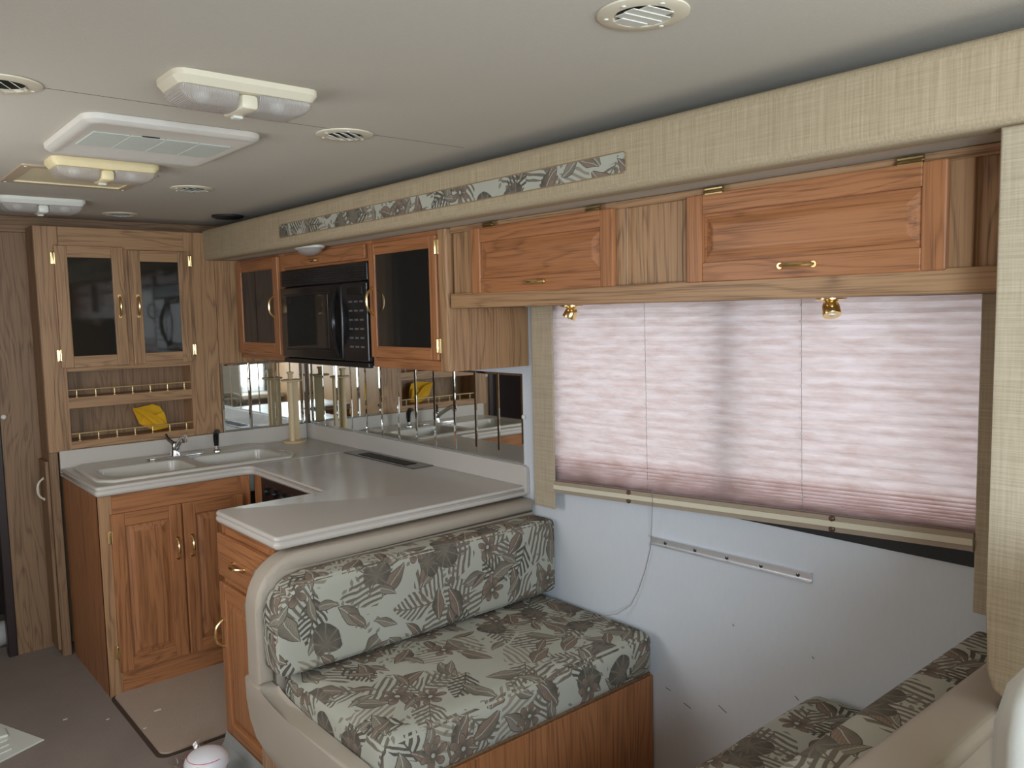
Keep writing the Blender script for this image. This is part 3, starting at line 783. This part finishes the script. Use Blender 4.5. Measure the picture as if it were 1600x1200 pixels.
# stove
t = thing('stove', 'black built-in stove front with knobs under the inner counter edge', 'stove', (1.8, 3.35, FL_))
mk('body', B(1.56, 2.09, 3.13, 3.615, FL_+.01, -.745), matte_black, t)
cp = mk('control_panel', B(1.530, 1.5595, 3.135, 3.612, -.86, -.742, .004, 2), black, t)
for k in range(5):
    mk('knob', lathe(BM(), (1.5298, 3.20+k*.086, -.80), [(.018, 0), (.017, -.012), (.012, -.018), (.003, -.019)], 16, 'x'), black, cp, True)
    mk('knob_mark', B(1.5288, 1.5299, 3.198+k*.086, 3.201+k*.086, -.776, -.771), print_grey, cp)
mk('oven_door', B(1.530, 1.5595, 3.135, 3.612, -1.45, -.865, .006, 2), black, t)
t = thing('stove_base_cabinet', 'oak filler cabinet around the black stove', 'cabinet', (1.6, 3.3, FL_))
mk('stile', B(1.532, 1.552, 3.618, 3.692, FL_+.01, -.739, .002), door_w['z'], t)
mk('stile', B(1.532, 1.552, 2.93, 3.127, FL_+.01, -.739, .002), door_w['z'], t)
# peninsula
t = thing('peninsula_base_cabinet', 'oak peninsula cabinet with one drawer above one door at the aisle end', 'cabinet', (1.5, 2.7, FL_))
PX = 1.080
mk('body', B(1.098, 2.10, 2.481, 2.918, FL_+.002, -.739), door_w['z'], t)
mk('stile', B(PX, 1.0975, 2.477, 2.520, FL_+.05, -.7385, .002), door_w['z'], t)
mk('stile', B(PX, 1.0975, 2.885, 2.921, FL_+.05, -.7385, .002), door_w['z'], t)
mk('rail', B(PX, 1.0975, 2.520, 2.885, -.790, -.7385, .002), door_w['y'], t)
mk('rail', B(PX, 1.0975, 2.520, 2.885, -.968, -.935, .002), door_w['y'], t)
mk('rail', B(PX, 1.0975, 2.520, 2.885, FL_+.05, -1.50, .002), door_w['y'], t)
mk('edge_strip', B(PX-.004, PX-.0005, 2.477, 2.921, -.752, -.741, .001), door_w['y'], t)
dw = mk('drawer', B(PX-.019, PX-.0005, 2.486, 2.926, -.936, -.779, .005, 3), door_w['y'], t, True)
pull(dw, (PX-.019, 2.725, -.862), .10, NX, Y1, h=.026)
d = panel_door(t, 'x', PX, 2.486, 2.926, -1.545, -.962, .056, .019)
pull(d, (PX-.019, 2.900, -1.15), .10, NX, Z1, h=.03)

# dinette benches ----------------------------------------------------------------------
def bench(yb, s, front, lab, labs, grp):
    """yb = back plane, s = direction the seat faces, front = plane of the seat front"""
    yr = yb+s*.10                                   # front of the vinyl rim
    def Y(a, b): return (min(a, b), max(a, b))
    t = thing('dinette_bench', lab, 'bench', (1.55, (yb+front)/2, FL_), grp)
    outer = [(2.128, -.747), (1.13, -.747)]+[(1.13-.16*math.sin(R(a)), -.907+.16*math.cos(R(a))) for a in range(10, 90, 10)]+[(.97, -.907), (.968, -1.142)]
    inner = [(1.022, -1.142), (1.022, -.915)]+[(1.134-.112*math.sin(R(a)), -.907+.112*math.cos(R(a))) for a in range(80, 0, -10)]+[(1.134, -.795), (2.128, -.795)]
    y0, y1 = Y(yb+s*.006, yr)
    mk('upper_rim', prism(BM(), outer+inner, 'y', y0, y1, .016, 4), vinyl, t, True, sharp=60)
    low = [(.095, -1.146), (-.018, -1.146), (-.014, -1.22), (.01, -1.285), (.055, -1.33), (.12, -1.352), (.22, -1.358)]
    L = abs(front-yb)
    low += [(L-.02, -1.358), (L, -1.345), (L+.004, -1.25), (L-.012, -1.19), (L-.05, -1.172), (.30, -1.178), (.20, -1.182), (.135, -1.172), (.105, -1.160)]
    if s > 0: low = [(max(a, .0), b) for a, b in low]
    mk('lower_rim', prism(BM(), [(yb+s*a, b) for a, b in low], 'x', .966, 1.024, .012, 4), vinyl, t, True, sharp=60)
    y0, y1 = Y(yb+s*.012, yr-s*.004)
    mk('backrest_board', B(1.026, 2.126, y0, y1, -1.26, -.797), vinyl, t)
    y0, y1 = Y(yb+s*.012, front-s*.035)
    mk('seat_base', B(1.002, 2.126, y0, y1, FL_+.001, -1.362), frame_w['z'], t)
    mk('seat_board', B(1.026, 2.126, y0, y1, -1.361, -1.262), dark_w['y'], t)
    y0, y1 = Y(front-s*.034, front-s*.022)
    mk('front_panel', B(1.002, 2.127, y0, y1, FL_+.001, -1.268, .002), door_w['z'], t)
    # cushions rest on the bench: things of their own
    y0, y1 = Y(yr+s*.012, front)
    o = mk('seat_cushion', cushion(1.036, 2.108, y0, y1, -1.252, -1.102, .035, .010, 14), floral_m, None, True, ((1.55, (y0+y1)/2, -1.2615)), 80)
    uv_box(o, (.0, .07 if s < 0 else .4)); tag(o, labs[0], 'cushion', 'floral bench cushions')
    ya, yb2 = Y(yr+s*.009, yr+s*.128)
    bm = cushion(.985, 2.12, ya, yb2, -1.083, -.80, .018, .008, 14)
    for v in bm.verts:                               # the upper aisle corner follows the rim
        dx, dz = v.co.x-(.985+.12), v.co.z-(-.80-.12)
        if dx < 0 and dz > 0:
            d = math.hypot(dx, dz)
            m_ = max(-dx, dz)
            if d > 1e-6: v.co.x = .985+.12+dx*m_/d; v.co.z = -.92+dz*m_/d
    o = mk('back_cushion', bm, floral_m, None, True, ((1.55, (ya+yb2)/2, -1.093)), 80)
    uv_box(o, (.11, .21 if s < 0 else .55)); tag(o, labs[1], 'cushion', 'floral bench cushions')
bench(2.473, -1, 1.748, 'taupe vinyl dinette bench against the end of the countertop peninsula',
      ('floral tapestry seat cushion on the bench below the countertop', 'floral tapestry back cushion leaning under the countertop edge'), 'dinette benches')
bench(.515, 1, 1.165, 'taupe vinyl dinette bench seen from behind at lower right',
      ('floral tapestry seat cushion at lower right against the white wall', 'floral tapestry back cushion inside the rear of the nearer bench'), 'dinette benches')

# window valance ---------------------------------------------------------------------
t = thing('window_valance', 'linen covered window surround with a cream striped bottom rail', 'valance', (2.09, 1.5, -.75))
mk('side_panel', B(2.084, 2.0925, 2.208, 2.322, -.752, .0192, .004, 2), linen2, t)
mk('side_panel', B(2.084, 2.0925, .62, .741, -.752, .0192, .004, 2), linen2, t)
def slope_bar(x0, x1, za, zb, h, y0=.7415, y1=2.205, bev=.0015):
    bm = B(x0, x1, y0, y1, 0, 1, 0)
    for v in bm.verts:
        f = (v.co.y-y0)/(y1-y0); z = za+(zb-za)*f; v.co.z = z+(v.co.z-1)*h
    return bm
taupe_p = plain('taupe_paint', S(168, 152, 132), .6)
mk('rail', slope_bar(2.080, 2.0935, -.556, -.641, .0125), taupe_p, t)
mk('side_wing', B(2.0926, 2.131, 2.300, 2.321, -.75, .019), linen2, t)
mk('side_wing', B(2.0926, 2.131, .622, .64, -.75, .019), linen2, t)
mk('cream_strip', slope_bar(2.075, 2.0935, -.5688, -.6538, .0162), cream, t)
mk('rail', slope_bar(2.080, 2.0935, -.5853, -.6703, .0145), taupe_p, t)
for y in (1.833, 1.099):
    zt = -.556-(y-.744)/(2.205-.744)*.085
    for dz in (-.007, -.036):
        mk('button', lathe(BM(), (2.0795, y, zt+dz), [(.0085, 0), (.008, -.004), (.004, -.0075), (.001, -.008)], 16, 'x'), plain('brown_button', S(96, 66, 54), .3) if (y, dz) == (1.833, -.007) else bpy.data.materials['brown_button'], t, True)

# pleated blind ------------------------------------------------------------------------
t = thing('pleated_blind', 'pinkish pleated window shade glowing with daylight', 'blind', (2.1, 1.5, -.65))
bm = BM(); rows = []; NP = 17; stack = 10; ny = 60
def bottom(y): return -.553-(y-.744)/(2.205-.744)*.085
import mathutils
for j in range(ny+1):
    y = .69+(2.262-.69)*j/ny; zb = bottom(y); zl = .0185
    colv = []
    zst = zb+.075+.02*(y-.744)/1.46
    for i in range(2*NP+1):
        f = i/(2*NP); z = zl+(zst-zl)*f
        amp = .0055+.002*f; x = 2.109+(amp if i % 2 else -amp)*(.4+.6*min(1, i/6))
        nz = mathutils.noise.noise(Vector((y*5, z*9, 3)))
        colv.append((x+nz*.002, y, z+(.003*mathutils.noise.noise(Vector((y*3, i*.7, 9))))))
    for i in range(1, 2*stack+1):
        z = zst+(zb-zst)*(1-(1-i/(2*stack))**1.6)
        x = 2.108+(.011 if i % 2 else -.012)
        colv.append((x, y, z))
    rows.append([bm.verts.new(p) for p in colv])
for A, C in zip(rows, rows[1:]):
    for k in range(len(A)-1): bm.faces.new((A[k], A[k+1], C[k+1], C[k]))
mk('pleats', bm, blind_m, t)
mk('bottom_rail', slope_bar(2.097, 2.115, -.5535, -.6385, .009, .73, 2.222), plain('mauve_rail', S(150, 128, 124), .5), t)
cordm = plain('blind_cord', S(150, 140, 132), .7)
for y in (1.768, 1.204):
    zb = bottom(y)
    mk('cord', tube(BM(), [(2.0915, y, .0185), (2.0905, y-.008, zb+.06), (2.0895, y-.012, zb+.004)], .0007, 5), cordm, t)
    bm = BM()
    for k in range(13): lathe(bm, (2.0885, y-.001-.007*k/12, .0-.0235*k*2*.96), [(.001, -.0035), (.0032, 0), (.001, .0035)], 6)
    o = mk('cord_bead', bm, white_pl, t); o['kind'] = 'stuff'
bm = tube(BM(), [(2.074, 1.728, -.60), (2.074, 1.725, -.64), (2.10, 1.75, -.72), (2.122, 1.775, -.82), (2.124, 1.80, -.90), (2.122, 1.83, -.98), (2.115, 1.86, -1.04), (2.09, 1.90, -1.075), (2.0, 1.95, -1.083), (1.93, 1.98, -1.082)], .0011, 5)
tag(mk('loose_cord', bm, cordm, None, False, (2.1, 1.8, -1.08)), 'thin loose pull cord hanging down the white wall to the seat', 'cord')

# table bracket on the wall
t = thing('wall_bracket', 'aluminium table mounting rail screwed to the white wall', 'bracket', (2.125, 1.48, -.79))
bm = BM(); prof = [(2.1325, -.0145), (2.1325, .0145), (2.117, .0165), (2.117, .0135), (2.129, .0115), (2.129, -.0095), (2.120, -.0115), (2.120, -.0145)]
A = [bm.verts.new((x, 1.184, z-.7825)) for x, z in prof]; C = [bm.verts.new((x, 1.778, z-.790)) for x, z in prof]
bm.faces.new(A); bm.faces.new(C[::-1])
for k in range(len(A)): bm.faces.new((A[k], A[(k+1) % len(A)], C[(k+1) % len(A)], C[k]))
mk('rail', bm, alum, t)
for k in range(5):
    y = 1.228+k*.122
    mk('screw', lathe(BM(), (2.1289, y, -.783-.0075*(y-1.184)/.594), [(.006, 0), (.0055, -.002), (.002, -.003)], 12, 'x'), dark_chrome, t, True)

# ================================================================== on the ceiling
def vent(x, y, lab, rot=20, tilt=35):
    t = thing('ceiling_vent', lab, 'vent', (x, y, CE), 'round ceiling vents')
    z = CE-.0005
    bm = BM(); n = 40; rings = []
    for r, h in ((.0795, 0), (.079, -.003), (.072, -.0055), (.052, -.006), (.049, -.004), (.047, .0), (.046, .0003)):
        rings.append([bm.verts.new((x+r*math.cos(2*math.pi*k/n), y+r*math.sin(2*math.pi*k/n), z+h)) for k in range(n)])
    for A, C in zip(rings, rings[1:]):
        for k in range(n): bm.faces.new((A[k], A[(k+1) % n], C[(k+1) % n], C[k]))
    mk('flange', bm, cream, t, True)
    mk('throat', lathe(BM(), (x, y, z), [(.0455, 0), (.0455, -.0006)], 32), plain('vent_dark', S(70, 64, 54), .8) if 'vent_dark' not in bpy.data.materials else bpy.data.materials['vent_dark'], t)
    ca, sa = math.cos(R(rot)), math.sin(R(rot)); ct, st = math.cos(R(tilt)), math.sin(R(tilt))
    for k in range(4):
        o = -.033+k*.022; hl = math.sqrt(max(.044**2-o*o, 0))*.98
        bm = BM()
        for u in (-hl, hl):
            for w_, th in ((-.0125, 0), (.0125, 0), (.0125, -.0015), (-.0125, -.0015)):
                lx, ly, lz = u, o+w_*ct, -.0055+w_*st*.55+th
                bm.verts.new((x+lx*ca-ly*sa, y+lx*sa+ly*ca, z+lz))
        v = bm.verts[:] if False else list(bm.verts)
        for f in ((0, 1, 2, 3), (7, 6, 5, 4), (0, 4, 5, 1), (1, 5, 6, 2), (2, 6, 7, 3), (3, 7, 4, 0)): bm.faces.new([v[i] for i in f])
        mk('louver', bm, white_pl, t)
    for a in (10, 130, 250, 190):
        mk('screw', lathe(BM(), (x+.063*math.cos(R(a)), y+.063*math.sin(R(a)), z-.0055), [(.0045, 0), (.004, -.0015), (.001, -.002)], 10), white_pl, t)
    return t
vent(1.12, .945, 'large round cream vent on the ceiling at the top edge', -8, 6)
vent(1.170, 2.07, 'round cream vent halfway along the ceiling beside the linen beam', 40, 30)
vent(1.158, 3.25, 'round cream vent right of the ceiling hatch opening', 30, 30)
vent(1.150, 4.20, 'farthest round cream vent near the display cabinet top', 25, 30)
vent(.338, 2.04, 'round cream vent cut off by the left picture edge', 60, 50)
def dome(x, y, lab, body, rot=0):
    t = thing('ceiling_light', lab, 'lamp', (x, y, CE), 'double dome ceiling lights')
    z = CE-.0005; L, D = .160, .072
    bm = BM(); V = []
    for d, h in ((0, 0), (.0, -.012), (.012, -.026), (.02, -.028)):
        V.append([bm.verts.new((x+p[0], y+p[1], z+h)) for p in offset_poly(rrect(-L, L, -D, D, .028, 4), d)])
    for A, C in zip(V, V[1:]):
        for k in range(len(A)): bm.faces.new((A[k], A[(k+1) % len(A)], C[(k+1) % len(A)], C[k]))
    bm.faces.new(V[-1]); mk('housing', bm, body, t, True)
    for s in (-1, 1):
        bm = BM(); V = []
        a, b = (.020, L-.014) if s > 0 else (-(L-.014), -.020)
        for k in range(9):
            f = k/8; h = -.028-.030*math.sin(f*math.pi/2); ins = .042*(1-math.cos(f*math.pi/2))
            x0 = a+(ins*1.0 if s < 0 else 0); x1 = b-(ins*1.0 if s > 0 else 0)
            pts = rrect(x0, x1, -(D-.014)+ins*.75, (D-.014)-ins*.75, .012, 3)
            V.append([bm.verts.new((x+p[0], y+p[1], z+h)) for p in pts])
        for A, C in zip(V, V[1:]):
            for k in range(len(A)): bm.faces.new((A[k], A[(k+1) % len(A)], C[(k+1) % len(A)], C[k]))
        bm.faces.new(V[-1]); mk('lens', bm, lens_m, t, True)
        mk('bulb', lathe(BM(), (x+s*.085, y, z-.028), [(.018, 0), (.017, -.012), (.008, -.02)], 14), white_pl, t, True)
    mk('center_bar', B(x-.019, x+.019, y-.055, y+.055, z-.060, z-.028, .008, 2), body, t, True)
    mk('switch', B(x-.011, x+.011, y+.012, y+.032, z-.066, z-.0595, .002), white_pl, t)
    return t
dome(.748, 1.775, 'double dome light nearest on the ceiling with a dark left lens', cream)
dome(.748, 2.885, 'yellowed double dome light between the air conditioner panel and hatch', plain('yellowed_plastic', S(240, 226, 180), .4))
dome(.752, 3.86, 'farthest white double dome light beyond the hatch opening', white_pl)
# air conditioner panel
t = thing('air_conditioner_panel', 'large white rounded air conditioner cover with four grille pads', 'air conditioner', (.757, 2.42, CE))
z = CE-.0005; bm = BM(); V = []; pl = rrect(.535, .985, 2.185, 2.685, .045, 6)
for d, h in ((-.002, 0), (-.002, -.005), (.0, -.014), (.010, -.021), (.024, -.022), (.036, -.019)):
    V.append([bm.verts.new((p[0], p[1], z+h)) for p in offset_poly(pl, d)])
for A, C in zip(V, V[1:]):
    for k in range(len(A)): bm.faces.new((A[k], A[(k+1) % len(A)], C[(k+1) % len(A)], C[k]))
bm.faces.new(V[-1]); mk('cover', bm, plain('soft_white', S(222, 218, 208), .5), t, True)
for k in range(4):
    mk('grille_pad', B(.583+k*.0905, .6715+k*.0905, 2.315, 2.505, z-.0215, z-.0191, .001), plain('pad_white', S(208, 216, 206), .6) if k == 0 else bpy.data.materials['pad_white'], t)
mk('clip_slot', B(.70, .745, 2.306, 2.312, z-.0215, z-.0185, .001), matte_black, t)
# roof hatch
t = thing('roof_hatch', 'cream framed roof hatch recess behind the yellowed light', 'hatch', (.745, 3.2, CE))
z = CE-.0003; bm = BM()
o1, i1 = rrect(.541, .958, 3.015, 3.41, .008, 2), rrect(.575, .925, 3.05, 3.375, .004, 2)
V = [[bm.verts.new((p[0], p[1], z+h)) for p in pl] for pl, h in ((o1, 0), (o1, -.006), (i1, -.006))]
for A, C in zip(V, V[1:]):
    for k in range(len(A)): bm.faces.new((A[k], A[(k+1) % len(A)], C[(k+1) % len(A)], C[k]))
mk('frame', bm, plain('hatch_frame', S(196, 176, 150), .7), t)
bm = BM(); V = [[bm.verts.new((p[0], p[1], z+h)) for p in i1] for h in (-.006, -.001)]
for k in range(len(i1)): bm.faces.new((V[0][k], V[0][(k+1) % len(i1)], V[1][(k+1) % len(i1)], V[1][k]))
bm.faces.new(V[1]); mk('lid', bm, plain('hatch_cream', S(232, 220, 184), .5), t)
for x, y in ((.555, 3.03), (.945, 3.03), (.555, 3.395), (.945, 3.395)):
    mk('screw', lathe(BM(), (x, y, z-.006), [(.005, 0), (.004, -.002)], 10), white_pl, t)
tag(mk('ceiling_speaker', lathe(BM(), (1.60, 4.02, CE-.0005), [(.075, 0), (.075, -.008), (.06, -.014), (.02, -.016)], 28), matte_black, None, True, (1.60, 4.02, CE)), 'black round speaker half hidden above the far end of the linen beam', 'speaker')

# ================================================================== on the floor
t = thing('plastic_panel', 'flat white moulded plastic panel lying on the carpet at lower left', 'panel', (.35, 3.55, FL_))
pl = [(.18, 3.35), (.40, 3.42), (.560, 3.487), (.455, 3.75), (.30, 3.90), (.02, 3.80)]
mk('sheet', prism(BM(), pl[::1], 'z', FL_+.001, FL_+.008, .002, 1), white_pl, t)
mk('ridge', B(.33, .46, 3.60, 3.68, FL_+.0075, FL_+.020, .006, 2), white_pl, t)
for k in range(3): mk('rib', tube(BM(), [(.22+k*.0, 3.42+k*.045, FL_+.009), (.45, 3.49+k*.045, FL_+.009)], .003, 6), white_pl, t)
tag(mk('paper_roll', tube(BM(), [(.42, 4.62, FL_+.062), (.43, 4.625, FL_+.062), (.62, 4.70, FL_+.062), (.635, 4.706, FL_+.062)], [.045, .06, .06, .045], 24), plain('roll_white', S(206, 204, 200), .9), None, True, (.53, 4.66, FL_)), 'pale paper roll on the floor in the dark doorway at left', 'roll')
# tub with red ring
t = thing('food_tub', 'white paper tub with a red ring standing on the floor by the bench', 'tub', (.93, 2.70, FL_))
cx, cy = .905, 2.70
mk('cup', lathe(BM(), (cx, cy, FL_+.001), [(.052, 0), (.066, .10), (.069, .102), (.069, .108)], 32), white_pl, t, True)
ldm = mk('lid', lathe(BM(), (cx, cy, FL_+.108), [(.073, 0), (.074, .008), (.070, .022), (.058, .036), (.035, .046), (.01, .049)], 32), plain('lid_white', S(232, 232, 236), .35), t, True)
pts = [(cx+.0625*math.cos(R(a)), cy+.0625*math.sin(R(a)), FL_+.140) for a in range(100, 300, 8)]
mk('red_ring', tube(BM(), pts, .0011, 5), label_red, ldm)
mk('print_mark', tube(BM(), [(cx-.050, cy-.045, FL_+.128), (cx-.035, cy-.060, FL_+.126)], .005, 6), plain('dark_print', S(60, 60, 64), .5), ldm)
# clear wrap
bm = BM(); bmesh.ops.create_grid(bm, x_segments=14, y_segments=14, size=.10)
for v in bm.verts:
    x, y = v.co.x, v.co.y; n = mathutils.noise.noise(Vector((x*22, y*22, 1)))
    v.co = Vector((.915+x*.6, 2.87+y*1.0, FL_+.012+abs(n)*.07+.03*max(0, x/.1)))
tag(mk('clear_wrap', bm, film_m, None, True, (.915, 2.87, FL_)), 'crumpled clear plastic wrap behind the white tub', 'plastic bag')
bm = BM(); pr = [(1.052, 2.915), (1.058, 2.50)]
ring = [[(1.052, -1.522), (1.040, -1.56), (1.010, -1.598), (.986, -1.609)]]
A = [bm.verts.new((x, 2.905, z)) for x, z in ring[0]]; C = [bm.verts.new((x, 2.50, z-.0)) for x, z in ring[0]]
for k in range(3): bm.faces.new((A[k], A[k+1], C[k+1], C[k]))
bmesh.ops.solidify(bm, geom=bm.faces[:], thickness=.003)
o = mk('carpet_offcut', bm, board_m, None, False, (1.03, 2.7, FL_))
tag(o, 'pale fuzzy carpet backing strip turned up below the peninsula cabinet', 'carpet strip')
nl = mk('nail', lathe(BM(), (1.036, 2.56, -1.560), [(.006, 0), (.005, -.002), (.001, -.003)], 10, 'x'), dark_chrome, o)
for k, (x, y, s) in enumerate(((.66, 3.62, .008), (.96, 3.42, .013), (.875, 3.30, .006), (.79, 3.50, .006))):
    tag(mk('paper_scrap', B(x-s, x+s, y-s*.4, y+s*.5, FL_+(.0005 if x < .86 else .0095), FL_+(.002 if x < .86 else .011)), white_pl, None, False, (x, y, FL_)), ['tiny white paper scrap alone on the brown carpet at left', 'larger white paper scrap on the beige galley floor', 'tiny white speck by the edge of the beige floor', 'tiny white scrap nearest the sink cabinet side'][k], 'scrap', 'white scraps on the floor')

# captain chair, only a sliver shows at lower right
t = thing('captain_chair', 'pale leather captain chair cut off by the lower right corner', 'chair', (1.14, .10, FL_))
bk = mk('backrest', cushion(.872, 1.40, .14, .30, -1.10, -.372, .060, .012, 10), leather, t, True, sharp=80)
mk('seat', cushion(.883, 1.40, -.38, .135, -1.22, -1.05, .06, .02, 8), leather, t, True, sharp=80)
mk('pedestal', lathe(BM(), (1.14, -.12, FL_+.001), [(.16, 0), (.16, .02), (.07, .06), (.07, .39)], 24), matte_black, t, True)
